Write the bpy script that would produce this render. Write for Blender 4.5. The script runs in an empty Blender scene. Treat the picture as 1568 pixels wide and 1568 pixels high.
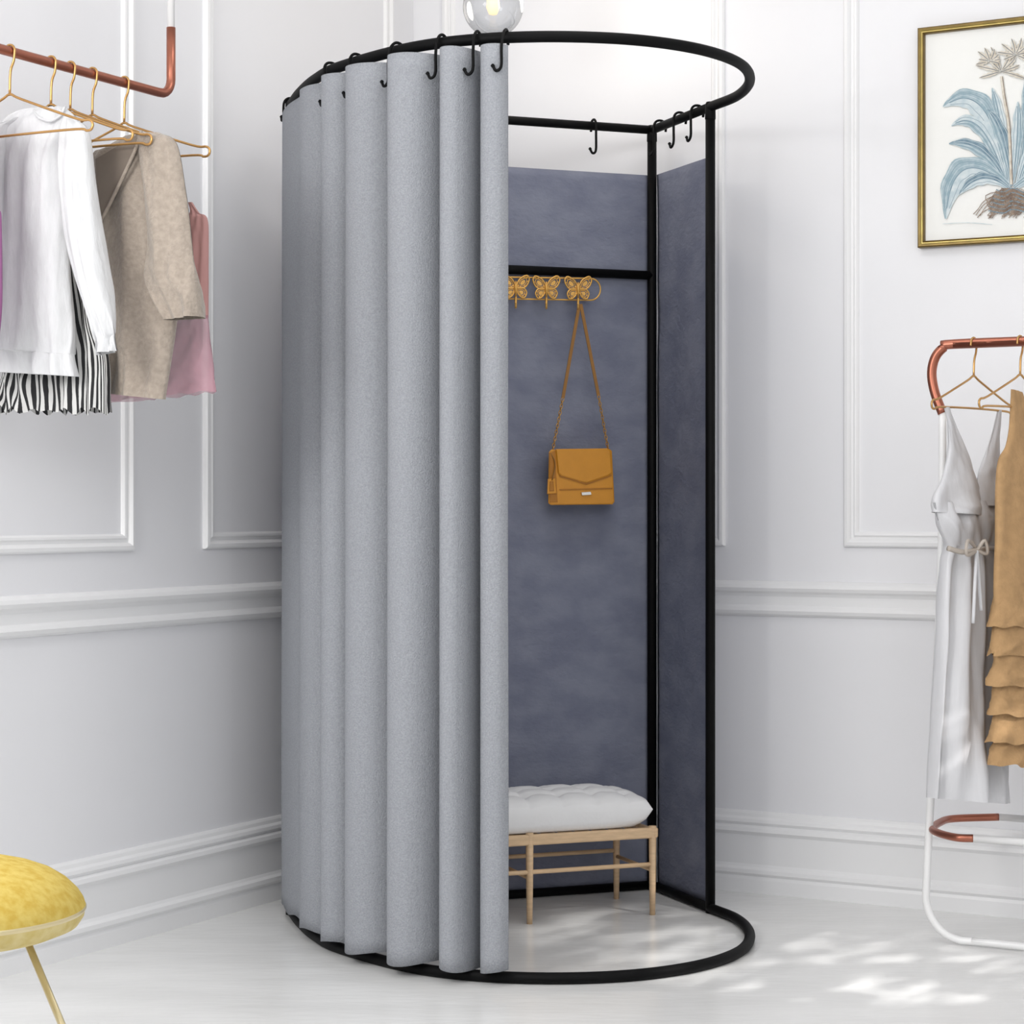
import bpy, math, random
from mathutils import Vector, noise
random.seed(4)
F=3300.0; CZ=1.006
scene=bpy.context.scene
try:
    scene.view_settings.view_transform='Standard'
    scene.view_settings.look='None'
    scene.view_settings.exposure=0.0
except Exception as ex: print(ex)

# ------------------------------------------------------------------ materials
def lin(c):
    return tuple(((x/255)/12.92 if x/255<=0.04045 else ((x/255+0.055)/1.055)**2.4) for x in c)+(1,)
def mat(name,rgb,rough=0.5,metal=0.0,var=0.0,vscale=20,bump=0.0,bscale=200,trans=0,alpha=1,sheen=0,emit=0,rgb2=None,stretch=(1,1,1),spec=0.5):
    m=bpy.data.materials.new(name); m.use_nodes=True
    nt=m.node_tree; b=nt.nodes['Principled BSDF']
    c=lin(rgb)
    b.inputs['Roughness'].default_value=rough
    b.inputs['Metallic'].default_value=metal
    b.inputs['Transmission Weight'].default_value=trans
    b.inputs['Alpha'].default_value=alpha
    b.inputs['Specular IOR Level'].default_value=spec
    if sheen: b.inputs['Sheen Weight'].default_value=sheen
    tc=nt.nodes.new('ShaderNodeTexCoord'); mp=nt.nodes.new('ShaderNodeMapping')
    mp.inputs['Scale'].default_value=stretch
    nt.links.new(tc.outputs['Object'],mp.inputs['Vector'])
    n=nt.nodes.new('ShaderNodeTexNoise'); n.inputs['Scale'].default_value=vscale; n.inputs['Detail'].default_value=5
    nt.links.new(mp.outputs[0],n.inputs['Vector'])
    r=nt.nodes.new('ShaderNodeValToRGB')
    c2=lin(rgb2) if rgb2 else tuple(x*(1-var) for x in c[:3])+(1,)
    r.color_ramp.elements[0].color=c2; r.color_ramp.elements[1].color=c
    r.color_ramp.elements[0].position=0.35; r.color_ramp.elements[1].position=0.65
    nt.links.new(n.outputs['Fac'],r.inputs['Fac']); nt.links.new(r.outputs[0],b.inputs['Base Color'])
    if bump:
        n2=nt.nodes.new('ShaderNodeTexNoise'); n2.inputs['Scale'].default_value=bscale; n2.inputs['Detail'].default_value=3
        nt.links.new(mp.outputs[0],n2.inputs['Vector'])
        bp=nt.nodes.new('ShaderNodeBump'); bp.inputs['Strength'].default_value=bump; bp.inputs['Distance'].default_value=0.005
        nt.links.new(n2.outputs['Fac'],bp.inputs['Height']); nt.links.new(bp.outputs[0],b.inputs['Normal'])
    if emit:
        b.inputs['Emission Color'].default_value=c; b.inputs['Emission Strength'].default_value=emit
    return m
M_wall=mat('wall_paint',(237,237,240),0.55,var=0.02,vscale=2)
M_trim=mat('trim_paint',(240,240,241),0.4,var=0.01,vscale=3)
M_ceil=mat('ceiling_paint',(240,240,240),0.7,var=0.01)
M_floor=mat('polished_plaster',(235,235,234),0.2,var=0.08,vscale=4.5,bump=0.15,bscale=26,stretch=(0.5,1.6,1))
M_black=mat('black_metal',(5,5,6),0.6,var=0.1,spec=0.15)
M_curt=mat('grey_curtain_cloth',(162,165,171),0.95,var=0.18,vscale=300,bump=0.6,bscale=330,spec=0.1)
M_panel=mat('slate_cloth',(134,138,154),0.95,rgb2=(119,123,141),vscale=10,bump=0.5,bscale=60,stretch=(1,1,1.6),spec=0.15)
M_copper=mat('copper',(172,108,88),0.34,metal=0.8,var=0.1)
M_gold=mat('gold_wire',(200,156,98),0.3,metal=0.8,var=0.1)
M_brass=mat('brass',(232,180,96),0.35,metal=0.5,var=0.1)
M_white=mat('white_enamel',(240,240,240),0.3,var=0.01)
M_blouse=mat('white_linen',(214,215,217),0.9,var=0.07,vscale=60,bump=0.7,bscale=70,stretch=(1,1,0.3),spec=0.2)
M_taupe=mat('taupe_velour',(168,156,144),0.85,var=0.18,vscale=90,bump=0.6,bscale=150,sheen=0.3,spec=0.2)
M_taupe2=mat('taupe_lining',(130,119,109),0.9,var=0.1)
M_pink=mat('pink_chiffon',(190,138,152),0.7,var=0.08,alpha=0.5)
M_pink2=mat('pink_lining',(184,138,134),0.8,var=0.08)
M_purple=mat('purple_cloth',(150,95,140),0.8,var=0.1)
M_dress=mat('silver_satin',(212,212,215),0.45,var=0.07,vscale=20,bump=0.3,bscale=60,stretch=(1,1,0.15))
M_belt=mat('belt_satin',(186,176,166),0.5,var=0.1)
M_tan=mat('tan_crepe',(186,150,108),0.85,var=0.14,vscale=40,bump=0.4,bscale=120,spec=0.2)
M_bag=mat('mustard_leather',(212,144,42),0.42,var=0.06,vscale=30,bump=0.15,bscale=300)
M_bagd=mat('mustard_leather_dark',(176,114,28),0.45,var=0.06)
M_strap=mat('tan_strap',(150,105,45),0.5,var=0.1)
M_silver=mat('silver_clasp',(235,235,230),0.25,metal=0.5)
M_wood=mat('birch_wood',(222,190,152),0.5,var=0.14,vscale=25,stretch=(1,1,6))
M_cush=mat('white_cushion',(236,236,237),0.8,var=0.02,bump=0.1,bscale=120)
M_yel=mat('yellow_velvet',(188,160,74),0.9,rgb2=(202,180,100),vscale=70,bump=0.12,bscale=260,spec=0.15)
M_yel2=mat('yellow_trim',(196,176,108),0.8,rgb2=(208,192,136),vscale=50)
M_pgold=mat('pale_gold_metal',(215,200,158),0.3,metal=0.5,var=0.05)
M_frame=mat('antique_gold_frame',(120,98,46),0.35,metal=0.5,var=0.25,vscale=30)
M_frame2=mat('frame_inner_gold',(200,180,110),0.35,metal=0.5,var=0.2,vscale=30)
M_paper=mat('art_paper',(240,240,237),0.8,var=0.01)
M_lf=[mat('ink_leaf_blue',(172,189,196),0.8,rgb2=(142,166,177),vscale=60),mat('ink_leaf_pale',(212,220,222),0.8,rgb2=(186,201,207),vscale=60),mat('ink_leaf_deep',(104,130,146),0.8,rgb2=(138,160,172),vscale=60)]
M_root=mat('ink_root_brown',(158,140,124),0.8,rgb2=(116,98,86),vscale=60)
M_bud=mat('ink_flower_cream',(222,216,204),0.8,rgb2=(198,188,172),vscale=70)
M_stripe=bpy.data.materials.new('striped_cloth'); M_stripe.use_nodes=True
nt=M_stripe.node_tree; b=nt.nodes['Principled BSDF']; b.inputs['Roughness'].default_value=0.85
uvn=nt.nodes.new('ShaderNodeUVMap'); w=nt.nodes.new('ShaderNodeTexWave'); w.inputs['Scale'].default_value=9.0; w.inputs['Distortion'].default_value=1.4; w.inputs['Detail Scale'].default_value=2.0
r=nt.nodes.new('ShaderNodeValToRGB'); r.color_ramp.interpolation='CONSTANT'
r.color_ramp.elements[0].color=(0.015,0.015,0.017,1); r.color_ramp.elements[1].color=(0.62,0.62,0.61,1); r.color_ramp.elements[1].position=0.5
nt.links.new(uvn.outputs[0],w.inputs['Vector']); nt.links.new(w.outputs['Fac'],r.inputs['Fac']); nt.links.new(r.outputs[0],b.inputs['Base Color'])
M_glass=bpy.data.materials.new('clear_glass'); M_glass.use_nodes=True
nt=M_glass.node_tree; nt.nodes.remove(nt.nodes['Principled BSDF']); out=nt.nodes['Material Output']
tr_=nt.nodes.new('ShaderNodeBsdfTransparent'); tr_.inputs[0].default_value=(.90,.91,.92,1)
gl=nt.nodes.new('ShaderNodeBsdfGlossy'); gl.inputs['Roughness'].default_value=.03; gl.inputs['Color'].default_value=(.6,.6,.6,1)
lw=nt.nodes.new('ShaderNodeLayerWeight'); lw.inputs['Blend'].default_value=.3
mx=nt.nodes.new('ShaderNodeMixShader'); nt.links.new(lw.outputs['Facing'],mx.inputs[0]); nt.links.new(tr_.outputs[0],mx.inputs[1]); nt.links.new(gl.outputs[0],mx.inputs[2]); nt.links.new(mx.outputs[0],out.inputs[0])
M_bulb=mat('warm_bulb',(255,225,180),0.5,emit=0.9)

# ------------------------------------------------------------------ mesh tools
class MB:
    def __init__(s): s.v=[];s.f=[];s.mi=[];s.mats=[];s.sm=[];s.uv=[]
    def add(s,vs,fs,m,smooth=True,uvs=None):
        o=len(s.v); s.v+= [tuple(p) for p in vs]; s.uv += (uvs if uvs else [(0,0)]*len(vs))
        if m not in s.mats: s.mats.append(m)
        k=s.mats.index(m)
        for f in fs: s.f.append(tuple(i+o for i in f)); s.mi.append(k); s.sm.append(smooth)
    def obj(s,name):
        me=bpy.data.meshes.new(name); me.from_pydata(s.v,[],s.f)
        for mm in s.mats: me.materials.append(mm)
        me.polygons.foreach_set('material_index',s.mi); me.polygons.foreach_set('use_smooth',s.sm)
        ul=me.uv_layers.new(name='UVMap')
        for l in me.loops: ul.data[l.index].uv=s.uv[l.vertex_index]
        me.update()
        o=bpy.data.objects.new(name,me); scene.collection.objects.link(o); return o
def catmull(P,n=8,closed=False):
    P=[Vector(p) for p in P]; N=len(P); out=[]
    rng=range(N if closed else N-1)
    for i in rng:
        if closed: a,b_,c,d=P[(i-1)%N],P[i],P[(i+1)%N],P[(i+2)%N]
        else:
            b_,c=P[i],P[i+1]; a=P[i-1] if i>0 else b_*2-c; d=P[i+2] if i+2<N else c*2-b_
        for k in range(n):
            t=k/n
            out.append(0.5*((2*b_)+(c-a)*t+(2*a-5*b_+4*c-d)*t*t+(3*b_-a-3*c+d)*t**3))
    if not closed: out.append(P[-1])
    return out
def sweep(mb,path,r,m,seg=12,closed=False):
    path=[Vector(p) for p in path]; N=len(path)
    rs=r if isinstance(r,(list,tuple)) else [r]*N
    T=[]
    for i in range(N):
        if closed: t=path[(i+1)%N]-path[(i-1)%N]
        else: t=path[min(i+1,N-1)]-path[max(i-1,0)]
        T.append(t.normalized())
    up=Vector((0,0,1)) if abs(T[0].z)<0.9 else Vector((1,0,0))
    nrm=(up-T[0]*up.dot(T[0])).normalized(); vs=[];fs=[]
    for i in range(N):
        nrm=(nrm-T[i]*nrm.dot(T[i])).normalized(); bi=T[i].cross(nrm)
        for k in range(seg):
            a=2*math.pi*k/seg; vs.append(path[i]+(nrm*math.cos(a)+bi*math.sin(a))*rs[min(i,len(rs)-1)])
    M=N if closed else N-1
    for i in range(M):
        for k in range(seg):
            j=(i+1)%N
            fs.append((i*seg+k,i*seg+(k+1)%seg,j*seg+(k+1)%seg,j*seg+k))
    if not closed:
        fs.append(tuple(range(seg-1,-1,-1))); fs.append(tuple((N-1)*seg+k for k in range(seg)))
    mb.add(vs,fs,m)
def boxo(mb,c,ax,ay,az,m,bev=0.0):
    c=Vector(c);ax=Vector(ax);ay=Vector(ay);az=Vector(az)
    if bev<=0:
        vs=[c+ax*i+ay*j+az*k for i in(-1,1) for j in(-1,1) for k in(-1,1)]
        fs=[(0,1,3,2),(4,6,7,5),(0,4,5,1),(2,3,7,6),(0,2,6,4),(1,5,7,3)]
        mb.add(vs,fs,m,False); return
    lx,ly,lz=ax.length,ay.length,az.length
    X,Y,Z=ax.normalized(),ay.normalized(),az.normalized()
    prof=[(-lz,bev),(-lz+bev*.3,bev*.3),(-lz+bev,0),(lz-bev,0),(lz-bev*.3,bev*.3),(lz,bev)]
    vs=[];fs=[]
    for z,ins in prof:
        a,b_=lx-ins,ly-ins; q=bev*0.9
        for (sx,sy) in((1,1),(-1,1),(-1,-1),(1,-1)):
            p1=(sx*a,sy*(b_-q)); p2=(sx*(a-q),sy*b_)
            pr=(p1,p2) if sx*sy>0 else (p2,p1)
            for p in pr: vs.append(c+X*p[0]+Y*p[1]+Z*z)
    for i in range(len(prof)-1):
        for k in range(8): fs.append((i*8+k,i*8+(k+1)%8,(i+1)*8+(k+1)%8,(i+1)*8+k))
    fs.append(tuple(range(7,-1,-1))); fs.append(tuple((len(prof)-1)*8+k for k in range(8)))
    mb.add(vs,fs,m,False)
def lathe(mb,c,prof,m,seg=64):
    vs=[];fs=[];N=len(prof)
    for r_,z in prof:
        for k in range(seg):
            a=2*math.pi*k/seg; vs.append((c[0]+r_*math.cos(a),c[1]+r_*math.sin(a),z))
    for i in range(N-1):
        for k in range(seg): fs.append((i*seg+k,i*seg+(k+1)%seg,(i+1)*seg+(k+1)%seg,(i+1)*seg+k))
    mb.add(vs,fs,m)
class Plane:
    """vertical plane through p0, horizontal axis e, facing n ; at() projects image pixels u,v along camera rays onto the plane, in metres"""
    def __init__(s,p0,e):
        s.p=Vector((p0[0],p0[1],0)); s.e=Vector((e[0],e[1],0)).normalized(); s.n=Vector((s.e.y,-s.e.x,0))
        if s.n.y>0: s.n=-s.n
    def at(s,u,v,off=0.0):
        r=Vector(((u-805)/F,1,(798-v)/F)); q=s.p+s.n*off
        t=q.dot(s.n)/r.dot(s.n); p=r*t; p.z+=CZ; return p
def loft(mb,pl,rows,m,amp=0.008,folds=5,seg=72,sub=12,seed=0,grow=True,off=0.0,hemwave=0.0,reg=0.5):
    """cloth tube: rows=(uL,vL,uR,vR,thickness)"""
    R=catmull([Vector((a,b_,c)) for a,b_,c,d,e in rows],sub); R2=catmull([Vector((d,e,0)) for a,b_,c,d,e in rows],sub); N=len(R); vs=[];fs=[];uv=[]
    for i in range(N):
        g=i/(N-1); PL=pl.at(R[i].x,R[i].y,off); PR=pl.at(R[i].z,R2[i].x,off); th=R2[i].y
        a_=amp*((0.3+0.7*g) if grow else 1)
        for k in range(seg):
            th_=2*math.pi*k/seg; s=(1-math.cos(th_))/2
            side=math.sin(th_); fb=0 if side>0 else 5
            nz=noise.noise(Vector((s*2.6+seed,g*2.3,seed*1.7+fb)))
            n2=noise.noise(Vector((s*folds*1.4+g*1.5+seed,g*3.0,seed*2.3+fb)))
            n3=noise.noise(Vector((s*folds*3+seed-g*3,g*9.0,seed*3.1+fb)))
            w_=math.sin(folds*2*math.pi*(s+0.10*nz+0.04*math.sin(g*5+seed))+seed+(0 if side>0 else 1.5))*(.55+.9*nz)
            o=th*side+a_*(w_*reg+n2*1.7*(1-reg*.4)+.35*n3)*min(1,abs(side)*2)+a_*1.0*nz
            p=PL.lerp(PR,s)+pl.n*o
            p.z+=hemwave*g**6*w_
            vs.append(p); uv.append((k/seg*1.0*2,g*0.4))
    for i in range(N-1):
        for k in range(seg): fs.append((i*seg+k,i*seg+(k+1)%seg,(i+1)*seg+(k+1)%seg,(i+1)*seg+k))
    mb.add(vs,fs,m,True,uv)

# ------------------------------------------------------------------ room
C0=Vector((-0.282,6.003,0)); DL=Vector((-.483,-.8756,0)); DR=Vector((.8756,-.483,0))
def wall_box(name,s0,s1,d,nrm,h=2.9):
    mb=MB(); t=0.12
    a=C0+d*s0; b_=C0+d*s1
    boxo(mb,(a+b_)/2-nrm*t/2+Vector((0,0,h/2)),(b_-a)/2,nrm*t/2,Vector((0,0,h/2)),M_wall); return mb.obj(name)
wall_box('wall_left',-0.12,7.4,DL,DR); wall_box('wall_right',0,6.0,DR,DL)
def ext(name,prof,s1,d,nrm,m=M_trim):
    mb=MB(); vs=[];fs=[]; N=len(prof)
    for s in (0,s1):
        for h,z in prof: vs.append(C0+d*(s+ (h if s==0 else 0))+nrm*h+Vector((0,0,z)))
    for i in range(N-1): fs.append((i,i+1,N+i+1,N+i))
    fs.append(tuple(range(N,2*N)))
    mb.add(vs,fs,m,False); return mb.obj(name)
base=[(0,.212),(.006,.212),(.010,.206),(.012,.198),(.018,.192),(.020,.184),(.014,.176),(.022,.170),(.024,.160),(.016,.150),(.016,.075),(.020,.068),(.027,.062),(.028,.052),(.021,.044),(.024,.036),(.024,0.0)]
rail=[(0,.815),(.010,.813),(.022,.806),(.026,.797),(.022,.788),(.014,.782),(.010,.775),(.010,.752),(.016,.746),(.020,.738),(.016,.729),(.008,.724),(.0,.722)]
for nm,d,n_,L in(('left',DL,DR,7.4),('right',DR,DL,6.0)):
    ext('baseboard_'+nm,base,L,d,n_)
    ext('trim_chair_rail_'+nm,rail,L,d,n_)
tr=0
def panel(s0,s1,z0,z1,d,nrm):
    global tr; tr+=1
    prof=[(0,0),(0,.008),(.004,.013),(.012,.014),(.017,.010),(.020,.005),(.026,.005),(.030,.009),(.035,.008),(.039,.003),(.040,0)]
    mb=MB(); vs=[];fs=[]
    for t,h in prof:
        for s,z in((s0+t,z0+t),(s1-t,z0+t),(s1-t,z1-t),(s0+t,z1-t)): vs.append(C0+d*s+nrm*h+Vector((0,0,z)))
    for i in range(len(prof)-1):
        for k in range(4): fs.append((i*4+k,i*4+(k+1)%4,(i+1)*4+(k+1)%4,(i+1)*4+k))
    mb.add(vs,fs,M_trim,False); mb.obj('trim_%d'%tr)
panel(.12,.985,.905,2.7,DL,DR); panel(1.255,2.5,.905,2.7,DL,DR); panel(2.78,4.0,.905,2.7,DL,DR)
panel(.10,.965,.905,2.7,DR,DL); panel(1.295,2.6,.905,2.7,DR,DL); panel(2.9,4.2,.905,2.7,DR,DL)
def slab(name,z0,z1,m):
    mb=MB()
    a=C0-DL*.12-DR*.12; q=[a,a+DL*7.5,a+DL*7.5+DR*6.1,a+DR*6.1]
    vs=[Vector((p.x,p.y,z)) for z in(z0,z1) for p in q]
    mb.add(vs,[(0,3,2,1),(4,5,6,7),(0,1,5,4),(1,2,6,5),(2,3,7,6),(3,0,4,7)],m,False); return mb.obj(name)
slab('floor',-.1,0,M_floor); slab('ceiling',2.9,3.0,M_ceil)

# ------------------------------------------------------------------ fitting booth
L_=Vector((-.547,5.186,0)); C_=Vector((.3685,5.527,0)); R_=Vector((.492,5.207,0))
ringpts=[(-.547,5.186),(-.508,5.03),(-.456,4.87),(-.388,4.733),(-.227,4.545),(-.08,4.458),(.09,4.430),(.264,4.462),(.41,4.556),(.51,4.70),(.553,4.88),(.545,5.06),(.492,5.207)]
ring=[Vector((p.x,p.y,0)) for p in catmull([(a,b_,0) for a,b_ in ringpts],24)]
TZ=2.0; BZ=.0125; RT=.0115
mb=MB()
def rpath(z): return [Vector((p.x,p.y,z)) for p in ring]
sweep(mb,rpath(TZ),.0122,M_black,16); sweep(mb,rpath(BZ),.0125,M_black,16)
def Z(p,z): return Vector((p.x,p.y,z))
for z in(TZ,BZ):
    sweep(mb,[Z(L_,z),Z(C_,z)],RT,M_black,14); sweep(mb,[Z(C_,z),Z(R_,z)],RT,M_black,14)
sweep(mb,[Z(L_,1.617),Z(C_,1.617)],.0118,M_black,14)
for p in(L_,C_,R_):
    sweep(mb,[Z(p,0.001),Z(p,TZ+.002)],.0122,M_black,14)
    lathe(mb,p,[(0,TZ+.013),(.01,TZ+.012),(.0130,TZ+.006),(.0135,TZ-.03),(.012,TZ-.032)],M_black,16)
mb.obj('fitting_booth_frame')

mb=MB()
def sheet(a,b_,off,z0,z1,m,nx=60,nz=90,seed=0,end=0):
    e=(b_-a).normalized(); n=Vector((e.y,-e.x,0)); 
    vs=[];fs=[];W=(b_-a).length-end
    for j in range(nz+1):
        z=z0+(z1-z0)*j/nz
        for i in range(nx+1):
            s=W*i/nx
            d=.003*noise.noise(Vector((s*7+seed,z*5,1)))+.0012*abs(math.sin(z*14))*noise.noise(Vector((s*3,z*11,seed)))
            vs.append(a+e*s+n*(off+d)+Vector((0,0,z)))
    for j in range(nz):
        for i in range(nx):
            q=j*(nx+1)+i; fs.append((q,q+1,q+nx+2,q+nx+1))
    mb.add(vs,fs,m)
eB=(C_-L_).normalized(); nB=Vector((eB.y,-eB.x,0))
sheet(L_,C_,-.016,.012,1.883,M_panel)
sheet(C_,R_,-.016,.012,1.883,M_panel,20,90,4,end=.02)
o=mb.obj('booth_backdrop_cloth')
sol=o.modifiers.new('t','SOLIDIFY'); sol.thickness=.002

# curtain
bear=[459,489,527,570,636,707,765,801]
def bidx(u):
    best=min(range(len(ring)*6//12),key=lambda i:abs((ring[i].x/ring[i].y)*F+805-u)); return best
arc=[0]
for i in range(1,len(ring)): arc.append(arc[-1]+(ring[i]-ring[i-1]).length)
import bisect
def ptat(s):
    s=max(0,min(arc[-1]-1e-6,s))
    i=bisect.bisect_right(arc,s)-1; t=(s-arc[i])/(arc[i+1]-arc[i]); p=ring[i].lerp(ring[i+1],t)
    i0=max(0,i-6); i1=min(len(ring)-1,i+7)
    q=(ring[i1]-ring[i0]).normalized(); n=Vector((q.y,-q.x,0))
    return p,(n if n.dot(p-Vector((.05,5.0,0)))>0 else -n)
S=[arc[bidx(u)] for u in bear]; S[0]=.004
print('fold arcs',[round(s,3) for s in S])
ctrl=[]
prof=[(0.00,-.55),(-.10,.05),(-.09,.60),(.04,.95),(.20,1.05),(.38,.94),(.53,.60),(.65,.10),(.76,-.48),(.88,-.80)]
AM=[.006,.028,.038,.048,.055,.055,.048]
for i in range(len(S)-1):
    w=S[i+1]-S[i]; A=AM[i]
    pr=prof if i<len(S)-2 else [(0.00,-.45),(-.12,.05),(-.10,.60),(.12,.95),(.42,1.06),(.75,.95),(.98,.62),(1.0,.45)]
    for s,n in pr: ctrl.append((S[i]+s*w,n*A+(.001 if i else .016),0))
cp=catmull(ctrl,6)
mb=MB(); vs=[];fs=[];nz=60;z0,z1=.030,1.978
for j in range(nz+1):
    g=j/nz; z=z0+(z1-z0)*g
    for k,c in enumerate(cp):
        nn=noise.noise(Vector((c.x*9,z*1.1,3)))
        p,n=ptat(c.x+.004*nn*(1-g)); amp_=1+.06*(1-g)
        vs.append(p+n*(c.y*amp_+.003*nn)+Vector((0,0,z+(0.005*math.sin(c.x*40) if j==0 else 0))))
K=len(cp)
for j in range(nz):
    for k in range(K-1): q=j*K+k; fs.append((q,q+1,q+K+1,q+K))
mb.add(vs,fs,M_curt)
o=mb.obj('grey_curtain'); sol=o.modifiers.new('t','SOLIDIFY'); sol.thickness=.003
# hooks
mb=MB()
def hook(p,n,L=.075,out=.03):
    t=Vector((-n.y,n.x,0))
    P=[p-n*.016+Vector((0,0,-.012)),p-n*.017+Vector((0,0,.004)),p-n*.008+Vector((0,0,.015)),p+n*.008+Vector((0,0,.015)),p+n*(.6*.017+.4*out)+Vector((0,0,.002)),
       p+n*out+Vector((0,0,-.03)),p+n*out+Vector((0,0,-L+.012)),p+n*(out+.002)-t*.004+Vector((0,0,-L)),p+n*(out+.003)-t*.012+Vector((0,0,-L-.002)),p+n*(out+.003)-t*.018+Vector((0,0,-L+.008))]
    P=catmull(P,6)
    sweep(mb,P,.0033,M_black,8)
    e=P[-1]; sweep(mb,[e-Vector((0,0,.004)),e,e+Vector((0,0,.004))],[.002,.0048,.002],M_black,8)
for i,s in enumerate(S[2:]):
    p,n=ptat(s-.020 if i<len(S)-3 else s-.008); hook(Z(p,TZ),n,.078,[.016,.020,.028,.030,.032,.052][i])
p,n=ptat(.004); hook(Z(p,TZ),n,.035,.018)
hook(Z(L_+eB*.81,TZ),nB,.072,.018)
eR=(R_-C_).normalized(); nR=Vector((-eR.y,eR.x,0)); nR = nR if nR.x<0 else -nR
for t in(.05,.17,.27): hook(Z(C_+eR*t,TZ),nR,.07,.018)
mb.obj('curtain_hooks')

# ------------------------------------------------------------------ butterfly hook rack + purse
plB=Plane(L_+nB*.02,(eB.x,eB.y))
mb=MB()
def B(u,v,o=0): return plB.at(u,v,o)
yc=454
cap=[]
for k in range(13):
    a=-math.pi/2+math.pi*k/12; cap.append(B(929+15*math.cos(a),yc+1+17*math.sin(a)))
for k in range(13):
    a=math.pi/2+math.pi*k/12; cap.append(B(690+15*math.cos(a),yc-3+17*math.sin(a)))
sweep(mb,cap,.0022,M_brass,8,True)
def wing(cx,cy,pts):
    for sx in(-1,1):
        P=catmull([B(cx+sx*a,cy+b_,.008) for a,b_ in pts],5,True)
        sweep(mb,P,.0022,M_brass,6,True)
        c=sum(P,Vector())/len(P)
        Q=[c+(p-c)*.62 for p in P]; sweep(mb,Q,.0013,M_brass,6,True)
        for k in range(0,len(P),4): sweep(mb,[Q[k],P[k]],.0015,M_brass,6)
        vs=[c]+[c+(p-c)*.40 for p in P]; mb.add(vs,[(0,i+1,(i+1)%len(P)+1) for i in range(len(P))],M_brass,False)
for cx in(715,763,811,859,909):
    cy=451+(cx-860)*.02
    wing(cx,cy,[(1,0),(6,-11),(17,-17),(21,-10),(15,1),(4,3)])
    wing(cx,cy,[(1,3),(12,3),(17,10),(13,18),(6,15),(2,8)])
    sweep(mb,[B(cx,cy-8,.01),B(cx,cy+2,.012),B(cx,cy+16,.01)],[.002,.004,.002],M_brass,8)
    sweep(mb,catmull([B(cx,cy+12,.006),B(cx,cy+24,.008),B(cx,cy+33,.018),B(cx,cy+32,.03),B(cx,cy+25,.034)],5),.003,M_brass,8)
mb.obj('butterfly_hook_rack')

mb=MB()
plP=Plane(L_+nB*.052,(eB.x,eB.y))
def Q(u,v,o=0): return plP.at(u,v,o)
def slabpoly(pts,d0,d1,m,f=Q,ins=1.5):
    n=len(pts); cx=sum(p[0] for p in pts)/n; cy=sum(p[1] for p in pts)/n
    def sc(k): return [(p[0]+(cx-p[0])/max(1,abs(p[0]-cx))*k,p[1]+(cy-p[1])/max(1,abs(p[1]-cy))*k) for p in pts]
    L=[(d0,ins),(d0+.002,0),(d1-.002,0),(d1,ins)]; vs=[]
    for d,k in L: vs+=[f(a,b_,d) for a,b_ in sc(k)]
    fs=[(i*n+k,i*n+(k+1)%n,(i+1)*n+(k+1)%n,(i+1)*n+k) for i in range(3) for k in range(n)]
    fs+=[tuple(range(n)),tuple(3*n+k for k in range(n))]; mb.add(vs,fs,m,False)
slabpoly([(866,707),(958,706),(962,709),(966,789),(963,793),(866,794),(862,791),(863,711)],-.024,.012,M_bag)
slabpoly([(864,712),(873,708),(877,790),(864,790)],.010,.0135,M_bagd,ins=.5)
slabpoly([(874,706),(955,705),(960,708),(962,744),(957,748),(930,757),(922,759),(912,757),(882,748),(878,744)],.010,.018,M_bag)
slabpoly([(880,747),(922,759),(961,746),(962,748.5),(922,762),(880,749.5)],.0125,.0145,M_bagd,ins=.3)
slabpoly([(880,769),(963,767),(963,769),(880,771)],.0118,.0135,M_bagd,ins=.2)
slabpoly([(914,774),(929,773),(930,778),(915,779)],.012,.018,M_silver,ins=.4)
slabpoly([(861,753),(873,752),(875,776),(860,777)],.014,.018,M_bag,ins=.6)
slabpoly([(865,757),(870,757),(871,772),(864,772)],.0175,.019,M_bagd,ins=.3)
sweep(mb,catmull([Q(866,712,.012),Q(873,730,.018),Q(868,755,.018)],5),.0016,M_strap,6)
def flat(p0,p1,w,m):
    d=(p1-p0).normalized(); s=d.cross(nB).normalized()*w
    boxo(mb,(p0+p1)/2,(p1-p0)/2,s,nB*.0012,m)
flat(Q(911,478,-.005),Q(885,626,0),.0042,M_strap); flat(Q(913,478,-.004),Q(941,622,.002),.0042,M_strap)
def chain(p0,p1,n):
    for i in range(n):
        c=p0.lerp(p1,(i+.5)/n); d=(p1-p0)/n*.68; s=d.cross(nB).normalized()*.0034
        if i%2: s=nB*.0034
        sweep(mb,[c+d*math.cos(a)+s*math.sin(a) for a in [2*math.pi*k/10 for k in range(10)]],.0013,M_gold,6,True)
chain(Q(885,626,0),Q(869,708,-.004),16); chain(Q(941,622,.002),Q(956,706,-.004),16)
mb.obj('mustard_shoulder_bag')

# ------------------------------------------------------------------ bench
mb=MB()
E=Vector((.937,.349,0)); N_=Vector((-.349,.937,0))
FR=Vector((.347,5.185,0)); LEN=.66; DEP=.225
def G(a,b_,z): return FR-E*a+N_*b_+Vector((0,0,z))
for a in(0,.325,.65):
    for b_ in(0,DEP):
        sweep(mb,[G(a,b_,0),G(a,b_,.1),G(a,b_,.22)],[.007,.0085,.0095],M_wood,12)
for b_ in(0,DEP): 
    boxo(mb,G(.325,b_,.203),E*.338,N_*.008,Vector((0,0,.013)),M_wood,.004)
    sweep(mb,[G(0,b_,.125),G(.65,b_,.125)],.0055,M_wood,10)
for a in(0,.325,.65):
    boxo(mb,G(a,DEP/2,.203),N_*DEP/2,E*.008,Vector((0,0,.011)),M_wood,.004)
    sweep(mb,[G(a,0,.11),G(a,DEP,.11)],.005,M_wood,10)
for k in range(14): boxo(mb,G(.03+k*.045,DEP/2,.208),N_*DEP/2,E*.012,Vector((0,0,.003)),M_wood)
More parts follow.
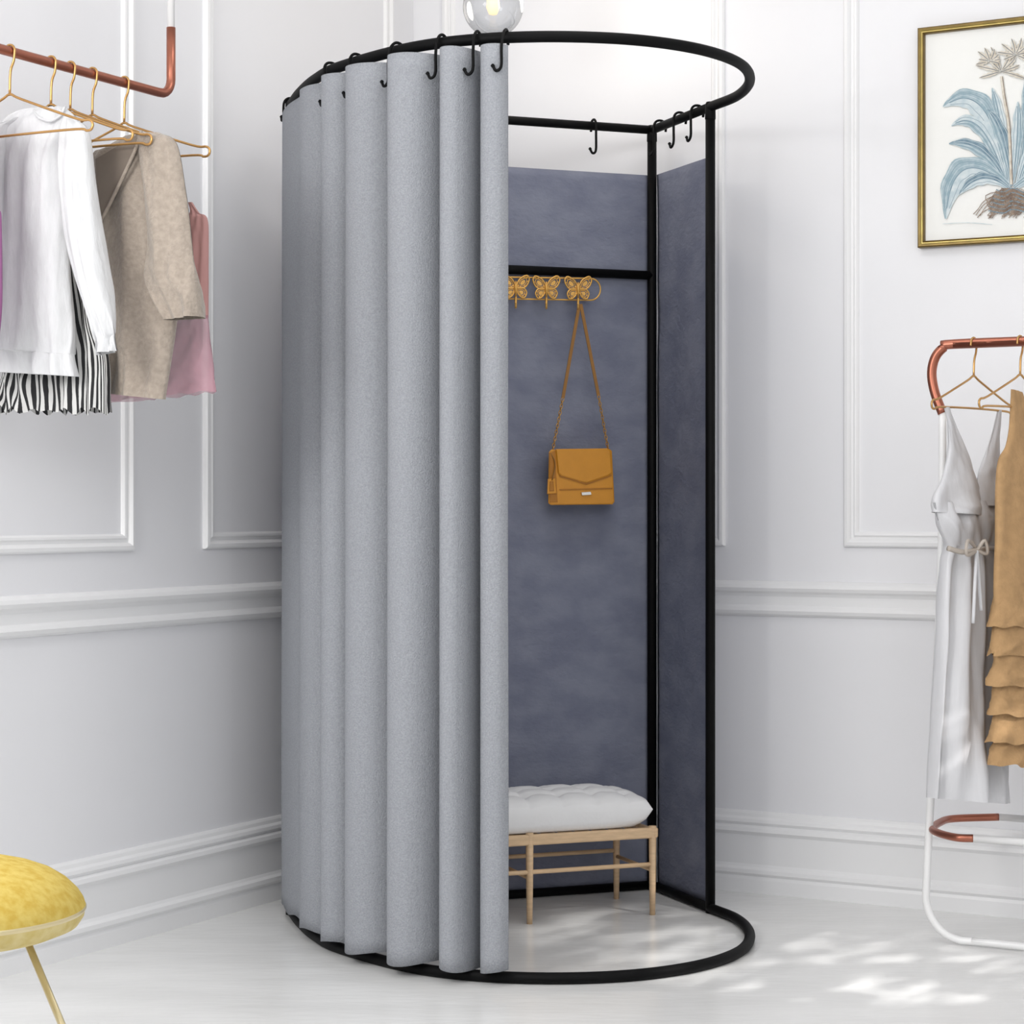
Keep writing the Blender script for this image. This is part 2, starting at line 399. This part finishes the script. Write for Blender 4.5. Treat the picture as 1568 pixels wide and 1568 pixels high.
nx,ny=180,84; vs=[];fs=[];cw,cd=.322,.122; HZ=.040
tuft=[]
for i in range(7):
    for j in range(3): tuft.append((-.261+i*.087,-.062+j*.062))
def top(x,y):
    ex=max(0,1-(abs(x)/cw)**6); ey=max(0,1-(abs(y)/cd)**2.6)
    h=HZ*ex**.5*ey**.5
    px=abs(math.sin(math.pi*(x-tuft[0][0])/.087)); py=abs(math.sin(math.pi*(y-tuft[0][1])/.062))
    d=.018*(1-min(1,(px**2+py**2)**.5))**1.2+.008*(1-min(px,py)**.6)
    return h,d
for sgn in(1,-1):
    o=len(vs)
    for j in range(ny+1):
        for i in range(nx+1):
            u_=-1+2*i/nx; v_=-1+2*j/ny
            x=cw*math.sin(u_*math.pi/2); y=cd*math.sin(v_*math.pi/2)
            h,d=top(x,y)
            d*=min(1,h/HZ*1.2)
            sd=.012 if sgn>0 else -.010
            ed=min(1,h/(HZ*.25))
            vs.append(G(.325,DEP/2,.262)+E*x+N_*y+Vector((0,0,sd*ed+(h-d if sgn>0 else -min(h*1.6,.034)))))
    for j in range(ny):
        for i in range(nx):
            q=o+j*(nx+1)+i; fs.append((q,q+1,q+nx+2,q+nx+1) if sgn>0 else (q,q+nx+1,q+nx+2,q+1))
mb.add(vs,fs,M_cush)
for tx,ty in tuft:
    h,d=top(tx,ty); c=G(.325,DEP/2,.262+.012)+E*tx+N_*ty+Vector((0,0,h-d*min(1,h/HZ*1.2)+.001))
    lathe(mb,c,[(0,c.z+.003),(.004,c.z+.002),(.006,c.z-.001)],M_cush,10)
mb.obj('tufted_bench')

# ------------------------------------------------------------------ pendant
mb=MB(); pc=Vector((-.047,5.20,2.247)); R0=.075
lathe(mb,pc,[(R0*math.sin(a),pc.z-R0*math.cos(a)) for a in [math.pi*k/24*.93 for k in range(25)]],M_glass,48)
lathe(mb,pc,[(0,2.36),(.018,2.358),(.02,2.345),(.02,2.318),(.012,2.312),(.012,2.30),(0,2.30)],M_pgold,24)
lathe(mb,pc,[(0.0,2.225),(.010,2.228),(.017,2.245),(.015,2.265),(.010,2.285),(.010,2.30)],M_bulb,24)
sweep(mb,[pc+Vector((0,0,.1)),Vector((pc.x,pc.y,2.9))],.003,M_black,8)
lathe(mb,pc,[(0.0,2.87),(.045,2.872),(.05,2.885),(.05,2.9)],M_pgold,24)
mb.obj('glass_pendant_lamp')

# ------------------------------------------------------------------ left copper rail + clothes
ZR=1.906
A0=Vector((-.755,4.57,ZR))
def RL(t,z=ZR): return Vector((A0.x+DL.x*t,A0.y+DL.y*t,z))
mb=MB()
path=[RL(-.020,2.055),RL(-.020,1.955),RL(-.020,1.942)]+[RL(-.020+.036*(1-math.cos(a)),1.906+.036*(1-math.sin(a))) for a in [math.pi/2*k/6 for k in range(1,6)]]+[RL(.025),RL(.3),RL(.8),RL(1.3)]
sweep(mb,path,.010,M_copper,14)
sweep(mb,[RL(-.020,2.05),RL(-.020,2.9)],.008,M_white,12)
sweep(mb,[RL(1.3,1.9),RL(1.3,2.06)],.010,M_copper,14); sweep(mb,[RL(1.3,2.05),RL(1.3,2.9)],.008,M_white,12)
for t in(-.020,1.3): lathe(mb,RL(t),[(0.0,2.885),(.035,2.886),(.035,2.9)],M_white,24)
mb.obj('hanging_clothes_rail')
def hanger(mb,p,e,zr,hw=.21,neck=.085,drop=.165,r=.0026,m=M_gold,rr_=.0128):
    e=Vector((e[0],e[1],0)).normalized(); Zv=Vector((0,0,1))
    P=[p+e*(-rr_-.001)+Zv*(zr-.006)]
    P+=[p+e*rr_*math.cos(a)+Zv*(zr+rr_*math.sin(a)) for a in [math.pi-math.pi*k/8 for k in range(9)]]
    P+=[p+e*(rr_*.8)+Zv*(zr-.02),p+e*.002+Zv*(zr-.04),p+Zv*(zr-neck)]
    sweep(mb,catmull(P,4),r,m,8)
    zb=zr-drop
    def q(a,z): return Vector((p.x,p.y,0))+e*a+Zv*z
    loop=[q(0,zr-neck),q(.03,zr-neck-.012),q(hw*.8,zb+.018),q(hw*.96,zb+.012),q(hw,zb+.004),q(hw*.985,zb-.006),q(hw*.93,zb-.008),q(hw*.8,zb-.003),q(0,zb-.001),
          q(-hw*.8,zb-.003),q(-hw*.93,zb-.008),q(-hw*.985,zb-.006),q(-hw,zb+.004),q(-hw*.96,zb+.012),q(-hw*.8,zb+.018),q(-.03,zr-neck-.012)]
    sweep(mb,catmull(loop,5,True),r,m,8,True)
def flatp(v): return Vector((v.x,v.y,0))
p1,p2,p3,p4=[flatp(RL(t)) for t in(.3687,.2416,.1388,.489)]
plA=Plane(p1,(DR.x,DR.y)); plT=Plane(p2,(DR.x,DR.y)); plK=Plane(p3,(DR.x,DR.y))
mb=MB(); hanger(mb,p1,DR,ZR)
loft(mb,plA,[(52,170,100,168,.010),(30,178,118,182,.022),(8,200,128,206,.03),(-6,260,112,262,.034),(-10,400,108,400,.036),(-12,500,112,510,.038),(-9,545,110,552,.036),(-6,553,112,560,.030),(-4,585,120,592,.028)],M_blouse,.016,6,seed=1,reg=.25)
loft(mb,plA,[(104,182,120,188,.012),(100,210,138,208,.026),(100,300,146,290,.032),(112,400,158,388,.030),(134,480,172,468,.028),(148,530,180,518,.018),(150,540,181,532,.013),(150,558,184,552,.014)],M_blouse,.014,3,seed=2,off=.024,reg=.2)
loft(mb,plA,[(30,184,10,196,.012),(12,215,-20,215,.025),(5,320,-32,330,.026),(2,430,-32,440,.024),(0,540,-28,545,.016)],M_blouse,.008,3,seed=3,off=.022,reg=.2)
sweep(mb,catmull([plA.at(52,170,.010),plA.at(60,184,.03),plA.at(78,190,.036),plA.at(94,182,.03),plA.at(102,168,.012)],6),.003,M_blouse,8)
mb.obj('white_blouse')
ps=flatp(RL(.31)); plS=Plane(ps,(DR.x,DR.y))
mb=MB(); hanger(mb,ps,DR,ZR)
loft(mb,plS,[(60,210,105,210,.012),(50,300,120,300,.02),(45,400,132,400,.022),(25,500,148,500,.024),(8,590,165,560,.028),(4,645,168,648,.032)],M_stripe,.016,8,seg=160,seed=5,hemwave=.014)
mb.obj('striped_skirt')
mb=MB(); hanger(mb,p2,DR,ZR)
loft(mb,plT,[(196,215,238,208,.010),(165,234,262,220,.022),(146,250,274,245,.028),(152,350,280,350,.03),(157,450,278,470,.03),(160,560,266,570,.028),(162,618,258,628,.026)],M_taupe,.010,4,seed=7,reg=.2)
loft(mb,plT,[(214,212,250,208,.012),(218,235,278,226,.024),(226,300,292,300,.030),(232,380,304,400,.032),(230,440,312,450,.034),(262,503,316,498,.028)],M_taupe,.014,3,seed=8,off=.036,reg=.2)
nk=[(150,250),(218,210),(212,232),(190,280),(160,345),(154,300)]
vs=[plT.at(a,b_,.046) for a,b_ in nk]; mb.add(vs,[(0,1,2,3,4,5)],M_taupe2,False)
sweep(mb,catmull([plT.at(222,206,.034),plT.at(214,232,.050),plT.at(190,285,.052),plT.at(159,348,.050)],6),.0035,M_taupe,8)
mb.obj('taupe_top')
mb=MB(); hanger(mb,p3,DR,ZR,hw=.225)
loft(mb,plK,[(296,318,302,318,.003),(298,335,312,334,.006),(286,352,326,345,.012),(276,400,326,400,.018),(262,500,326,500,.02)],M_pink2,.005,4,seed=9)
loft(mb,plK,[(262,495,326,495,.02),(235,540,331,540,.026),(195,590,336,585,.03),(162,634,340,615,.032)],M_pink,.010,5,seg=90,seed=10,hemwave=.004,reg=.4)
mb.obj('pink_chiffon_dress')
mb=MB(); hanger(mb,p4,DR,ZR)
plV=Plane(p4,(DR.x,DR.y))
loft(mb,plV,[(-60,175,-20,175,.012),(-90,230,-12,225,.02),(-90,320,-5,320,.024),(-90,350,1,345,.024),(-80,460,2,465,.024),(-80,540,-4,540,.024)],M_purple,.004,4,seed=12,off=.04)
mb.obj('purple_top')

# ------------------------------------------------------------------ right rack + dresses
mb=MB(); plF=Plane((1.0,4.84),(DR.x,DR.y))
L0=plF.at(1500,541); ztop=L0.z
def along(p,s): return p+DR*s
up=[along(L0,.9),along(L0,.3),L0,plF.at(1483,547),plF.at(1470,563),plF.at(1465,588),plF.at(1470,618),plF.at(1482,650)]
up=[along(L0,.9),along(L0,.45)]+catmull(up[1:],6)
sweep(mb,up,.0112,M_copper,14)
dn=[plF.at(1482,645),plF.at(1480,870),plF.at(1466,1200),plF.at(1457,1380),plF.at(1458,1425),plF.at(1475,1458)]
pb=plF.at(1505,1480); dn+= [Vector((pb.x,pb.y,.013)),along(Vector((pb.x,pb.y,.012)),.08),along(Vector((pb.x,pb.y,.012)),.5),along(Vector((pb.x,pb.y,.012)),.85)]
sweep(mb,catmull(dn,8),.009,M_white,14)
cen=along(L0,.45)
def mir(p):
    s=(p-cen).dot(DR); return p-DR*(2*s)
sweep(mb,[mir(p) for p in up],.0112,M_copper,14); sweep(mb,[mir(p) for p in catmull(dn,8)],.009,M_white,14)
zs=.262
def at_z(u,d): return Vector(((u-805)/F*d,d,zs))
sh=[at_z(1530,4.72),at_z(1505,4.73),at_z(1478,4.79),at_z(1466,4.86),at_z(1478,4.96),at_z(1500,5.02),at_z(1570,5.045)]
sweep(mb,catmull(sh,8),.009,M_copper,12)
e1=sh[0];e2=sh[-1]
sweep(mb,[e1,e1+DR*.35,e1+DR*.65],.0085,M_white,12); sweep(mb,[e2,e2+DR*.35,e2+DR*.65],.0085,M_white,12)
sweep(mb,[e1+DR*.65,e2+DR*.65],.0085,M_white,12)
mb.obj('garment_rack')
eD=Vector((.669,.743,0))
def barpt(u):
    U=(u-805)/F; s=(U*L0.y-L0.x)/(DR.x-U*DR.y); return flatp(L0+DR*s)
pd=barpt(1531); plD=Plane(pd,(eD.x,eD.y))
mb=MB(); hanger(mb,pd,eD,ztop,hw=.185,neck=.075,drop=.148)
def sg(rows,m,**k): loft(mb,plD,rows,m,**k)
sg([(1468,790,1574,785,.02),(1474,820,1572,815,.035),(1486,850,1568,850,.03),(1491,866,1564,866,.026),(1488,895,1568,890,.034),(1484,1000,1574,1000,.045),(1481,1130,1576,1130,.048),(1477,1256,1580,1262,.048)],M_dress,amp=.026,folds=5,seg=120,seed=2,sub=14,reg=.35)
sg([(1484,640,1493,640,.004),(1490,670,1503,672,.006),(1492,710,1520,715,.012),(1484,750,1534,758,.02),(1470,780,1546,800,.03),(1470,805,1546,812,.034)],M_dress,amp=.009,folds=2,seed=3,reg=.2)
sg([(1568,645,1574,645,.004),(1560,680,1572,680,.006),(1548,720,1572,720,.012),(1536,755,1574,755,.02),(1526,795,1576,795,.03)],M_dress,amp=.009,folds=2,seed=4,reg=.2)
sweep(mb,catmull([plD.at(1490,862,.03),plD.at(1515,868,.05),plD.at(1540,864,.055),plD.at(1566,862,.03)],6),.006,M_belt,8)
sweep(mb,catmull([plD.at(1535,862,.05),plD.at(1522,850,.07),plD.at(1520,872,.07),plD.at(1535,866,.06),plD.at(1548,850,.07),plD.at(1552,870,.07),plD.at(1536,866,.06)],6),.004,M_belt,8)
for a,b_ in((1530,980),(1543,960)): sweep(mb,catmull([plD.at(1536,866,.062),plD.at((1536+a)/2,915,.07),plD.at(a,b_,.075)],6),.004,M_dress,8)
mb.obj('white_wrap_dress')
pt=barpt(1604); plN=Plane(pt,(eD.x,eD.y))
mb=MB(); hanger(mb,pt,eD,ztop,hw=.185,neck=.075,drop=.148)
def tg(rows,**k): loft(mb,plN,rows,M_tan,**k)
tg([(1590,612,1608,618,.006),(1588,660,1622,668,.012),(1582,700,1644,725,.02),(1571,735,1669,745,.03),(1570,850,1666,850,.032),(1567,945,1668,945,.036),(1568,1195,1672,1200,.036)],amp=.007,folds=4,seed=6,reg=.2)
tg([(1644,612,1660,618,.006),(1640,660,1664,668,.012),(1634,710,1668,725,.02)],amp=.004,folds=2,seed=7)
for i,(va,vb) in enumerate(((930,985),(974,1030),(1020,1078),(1066,1124),(1112,1168),(1155,1202))):
    tg([(1570,va,1668,va,.038),(1566,(va+vb)/2,1672,(va+vb)/2,.046),(1560,vb,1678,vb,.054)],amp=.007,folds=6,seg=150,seed=8+i*1.3,sub=8,hemwave=.004,reg=.7)
mb.obj('tan_ruffled_dress')

# ------------------------------------------------------------------ framed art on right wall
plW=Plane(C0+DL*.002,(DR.x,DR.y)); mb=MB()
a=plW.at(1447,47); b_=plW.at(1447,391); s0=(a-C0).dot(DR); zt,zb=a.z,b_.z; s1=s0+.44
def FRM(prof,m):
    vs=[];fs=[]
    for t,h in prof:
        for s,z in((s0+t,zb+t),(s1-t,zb+t),(s1-t,zt-t),(s0+t,zt-t)): vs.append(C0+DR*s+DL*h+Vector((0,0,z)))
    for i in range(len(prof)-1):
        for k in range(4): fs.append((i*4+k,i*4+(k+1)%4,(i+1)*4+(k+1)%4,(i+1)*4+k))
    mb.add(vs,fs,m,False)
FRM([(0,.0),(0,.024),(.003,.027),(.007,.027)],M_frame); FRM([(.007,.027),(.010,.023),(.012,.023)],M_frame2); FRM([(.012,.023),(.014,.026),(.016,.024),(.017,.012)],M_frame)
vs=[C0+DR*s+DL*.013+Vector((0,0,z)) for s,z in((s0+.01,zb+.01),(s1-.01,zb+.01),(s1-.01,zt-.01),(s0+.01,zt-.01))]
mb.add(vs,[(0,1,2,3)],M_paper,False)
dep=[.0135]
def leaf(p0,p1,p2,w,m,vein=None,lines=3,ser=.10):
    dep[0]+=.00012; P=[];n=30
    def pt(t):
        x=(1-t)**2*p0[0]+2*t*(1-t)*p1[0]+t*t*p2[0]; y=(1-t)**2*p0[1]+2*t*(1-t)*p1[1]+t*t*p2[1]
        dx=2*(1-t)*(p1[0]-p0[0])+2*t*(p2[0]-p1[0]); dy=2*(1-t)*(p1[1]-p0[1])+2*t*(p2[1]-p1[1]); l=math.hypot(dx,dy) or 1
        wd=w*(math.sin(math.pi*min(1,(t**1.25)*.93+.06))**.8)*(1+ser*math.sin(t*26))
        return x,y,-dy/l,dx/l,wd
    for i in range(n+1): P.append(pt(i/n))
    for side,mm in((1,m),(-1,vein or m)):
        vs=[];fs=[]
        for x,y,nx_,ny_,wd in P: vs+=[plW.at(x,y,dep[0]),plW.at(x+side*nx_*wd,y+side*ny_*wd,dep[0])]
        for i in range(n): fs.append((2*i,2*i+1,2*i+3,2*i+2))
        mb.add(vs,fs,mm,False)
    for k in range(-lines,lines+1):
        f=k/(lines+.5)
        inkl([(x+nx_*wd*f,y+ny_*wd*f) for x,y,nx_,ny_,wd in P[::4]],.35 if k else .7,M_lf[2] if k%2==0 else M_lf[1])
def inkl(pts,w,m):
    dep[0]+=.00001; P=catmull([(a,b_,0) for a,b_ in pts],4); vs=[];fs=[]
    for i,p in enumerate(P):
        d=(P[min(i+1,len(P)-1)]-P[max(0,i-1)]); l=d.length or 1; nx_,ny_=-d.y/l*w,d.x/l*w
        vs+=[plW.at(p.x+nx_,p.y+ny_,dep[0]),plW.at(p.x-nx_,p.y-ny_,dep[0])]
    for i in range(len(P)-1): fs.append((2*i,2*i+1,2*i+3,2*i+2))
    mb.add(vs,fs,m,False)
a0,a1,a2=M_lf
leaf((1584,290),(1575,180),(1560,138),9,a1,a0); leaf((1600,290),(1620,180),(1612,118),9,a1,a0)
leaf((1582,288),(1556,112),(1483,168),18,a0,a1); leaf((1582,290),(1545,160),(1496,198),11,a1,a0)
leaf((1584,292),(1548,215),(1492,226),10,a2,a0); leaf((1588,295),(1496,214),(1487,344),20,a0,a1)
leaf((1590,292),(1580,200),(1552,172),10,a2,a0); leaf((1600,290),(1650,120),(1712,168),15,a0,a1)
leaf((1595,295),(1680,228),(1700,338),17,a1,a0); leaf((1592,290),(1602,210),(1600,160),9,a0,a1); leaf((1590,300),(1545,258),(1508,306),10,a2,a1)
for i in range(46):
    x=1585+random.uniform(-36,36); q=random.uniform(-1,1)
    inkl([(1588+random.uniform(-14,14),296),(x,306+random.random()*18),(x+q*22,326+random.random()*10),(x+q*24-6,336+random.random()*8)],.6,M_root)
for i in range(16):
    y=298+i*2.2; inkl([(1566-i*.8,y),(1578,y+4),(1592,y-2),(1610+i*.8,y+5)],.7,M_root if i%3 else M_lf[2])
for i in range(12):
    t=random.uniform(0,6.28); r_=random.uniform(8,16); c=(1585+random.uniform(-14,14),312+random.uniform(-6,8))
    inkl([(c[0]+r_*1.5*math.cos(t+k*.7),c[1]+r_*.8*math.sin(t+k*.7)) for k in range(6)],.5,M_root)
inkl([(1590,290),(1586,200),(1578,150),(1574,120)],2.0,M_bud); inkl([(1592,290),(1588,200),(1580,150),(1576,120)],.6,M_root)
for c,L in(((1574,112),38),((1556,96),22),((1596,86),26)):
    for ang in(-110,-75,-48,-16,18,44,78,112):
        t=math.radians(ang+random.uniform(-8,8)); L2=L*random.uniform(.7,1.1)
        leaf(c,(c[0]+math.sin(t)*L2*.6+3,c[1]-math.cos(t)*L2*.5),(c[0]+math.sin(t)*L2,c[1]-math.cos(t)*L2),3.2,M_bud,M_bud,lines=0,ser=.2)
        inkl([c,(c[0]+math.sin(t)*L2*.6+2,c[1]-math.cos(t)*L2*.55),(c[0]+math.sin(t)*L2,c[1]-math.cos(t)*L2)],.35,M_root)
inkl([(1482,352),(1520,350),(1560,353)],.5,M_lf[1])
mb.obj('botanical_wall_art')

# ------------------------------------------------------------------ yellow stool
mb=MB(); sc=Vector((-.797,2.97,0)); 
lathe(mb,sc,[(0,.514),(.03,.513),(.06,.510),(.09,.504),(.12,.496),(.145,.486),(.165,.473),(.180,.458),(.187,.447),(.190,.438)],M_yel,96)
lathe(mb,sc,[(.190,.438),(.1912,.436),(.1912,.434),(.189,.431)],M_pgold,96)
lathe(mb,sc,[(.189,.431),(.188,.424),(.180,.412),(.155,.402),(.08,.398),(0,.398)],M_yel2,96)
for k in range(3):
    a=math.radians(-22+120*k); d=Vector((math.cos(a),math.sin(a),0))
    sweep(mb,[sc+d*.132+Vector((0,0,.402)),sc+d*.34+Vector((0,0,.0))],.0052,M_pgold,10)
mb.obj('yellow_stool')

# ------------------------------------------------------------------ light
def area(name,loc,target,size,power,col=(1,1,1)):
    l=bpy.data.lights.new(name,'AREA'); l.shape='DISK'; l.size=size; l.energy=power; l.color=col
    o=bpy.data.objects.new(name,l); scene.collection.objects.link(o); o.location=loc
    o.rotation_euler=(Vector(target)-Vector(loc)).to_track_quat('-Z','Y').to_euler(); return o
area('key_light',(-1.75,2.1,2.0),(0,5.0,.9),1.0,40,(1,.99,.97))
area('fill_light',(.5,1.4,2.5),(-.5,5.4,.5),2.0,32,(1,1,1))
area('overhead_fill',(.25,4.1,2.85),(.25,4.4,0),.8,6,(1,.98,.96))  # added fill lamp under the ceiling, no fixture belongs to it
l=bpy.data.lights.new('pendant_bulb','POINT'); l.energy=2.2; l.color=(1,.90,.76); l.shadow_soft_size=.06
o=bpy.data.objects.new('pendant_bulb',l); scene.collection.objects.link(o); o.location=(.10,5.30,2.30)
l=bpy.data.lights.new('dappled_sunlight','SPOT'); l.energy=480; l.spot_size=math.radians(15); l.spot_blend=.5; l.shadow_soft_size=.01; l.color=(1,.98,.95)
l.use_nodes=True; nt=l.node_tree; em=nt.nodes['Emission']
g=nt.nodes.new('ShaderNodeNewGeometry'); mp=nt.nodes.new('ShaderNodeMapping'); mp.inputs['Scale'].default_value=(10,10,46)
nz_=nt.nodes.new('ShaderNodeTexNoise'); nz_.inputs['Scale'].default_value=1.5; nz_.inputs['Detail'].default_value=2
rp=nt.nodes.new('ShaderNodeValToRGB'); rp.color_ramp.elements[0].position=.47; rp.color_ramp.elements[1].position=.68
nt.links.new(g.outputs['Incoming'],mp.inputs['Vector']); nt.links.new(mp.outputs[0],nz_.inputs['Vector']); nt.links.new(nz_.outputs['Fac'],rp.inputs['Fac']); nt.links.new(rp.outputs[0],em.inputs['Strength'])
o=bpy.data.objects.new('dappled_sunlight',l); scene.collection.objects.link(o); o.location=(2.6,2.9,2.3)
o.rotation_euler=(Vector((.64,4.72,0))-Vector(o.location)).to_track_quat('-Z','Y').to_euler()
w=bpy.data.worlds.new('world'); scene.world=w; w.use_nodes=True
bg=w.node_tree.nodes['Background']; bg.inputs[0].default_value=(.985,.99,1,1); bg.inputs[1].default_value=.80

cam=bpy.data.cameras.new('camera'); co=bpy.data.objects.new('camera',cam); scene.collection.objects.link(co)
co.location=(0,0,CZ); co.rotation_euler=(math.radians(90),0,0); cam.sensor_width=36; cam.lens=36*F/1610; cam.shift_y=-7/1610; cam.clip_start=.05
scene.camera=co
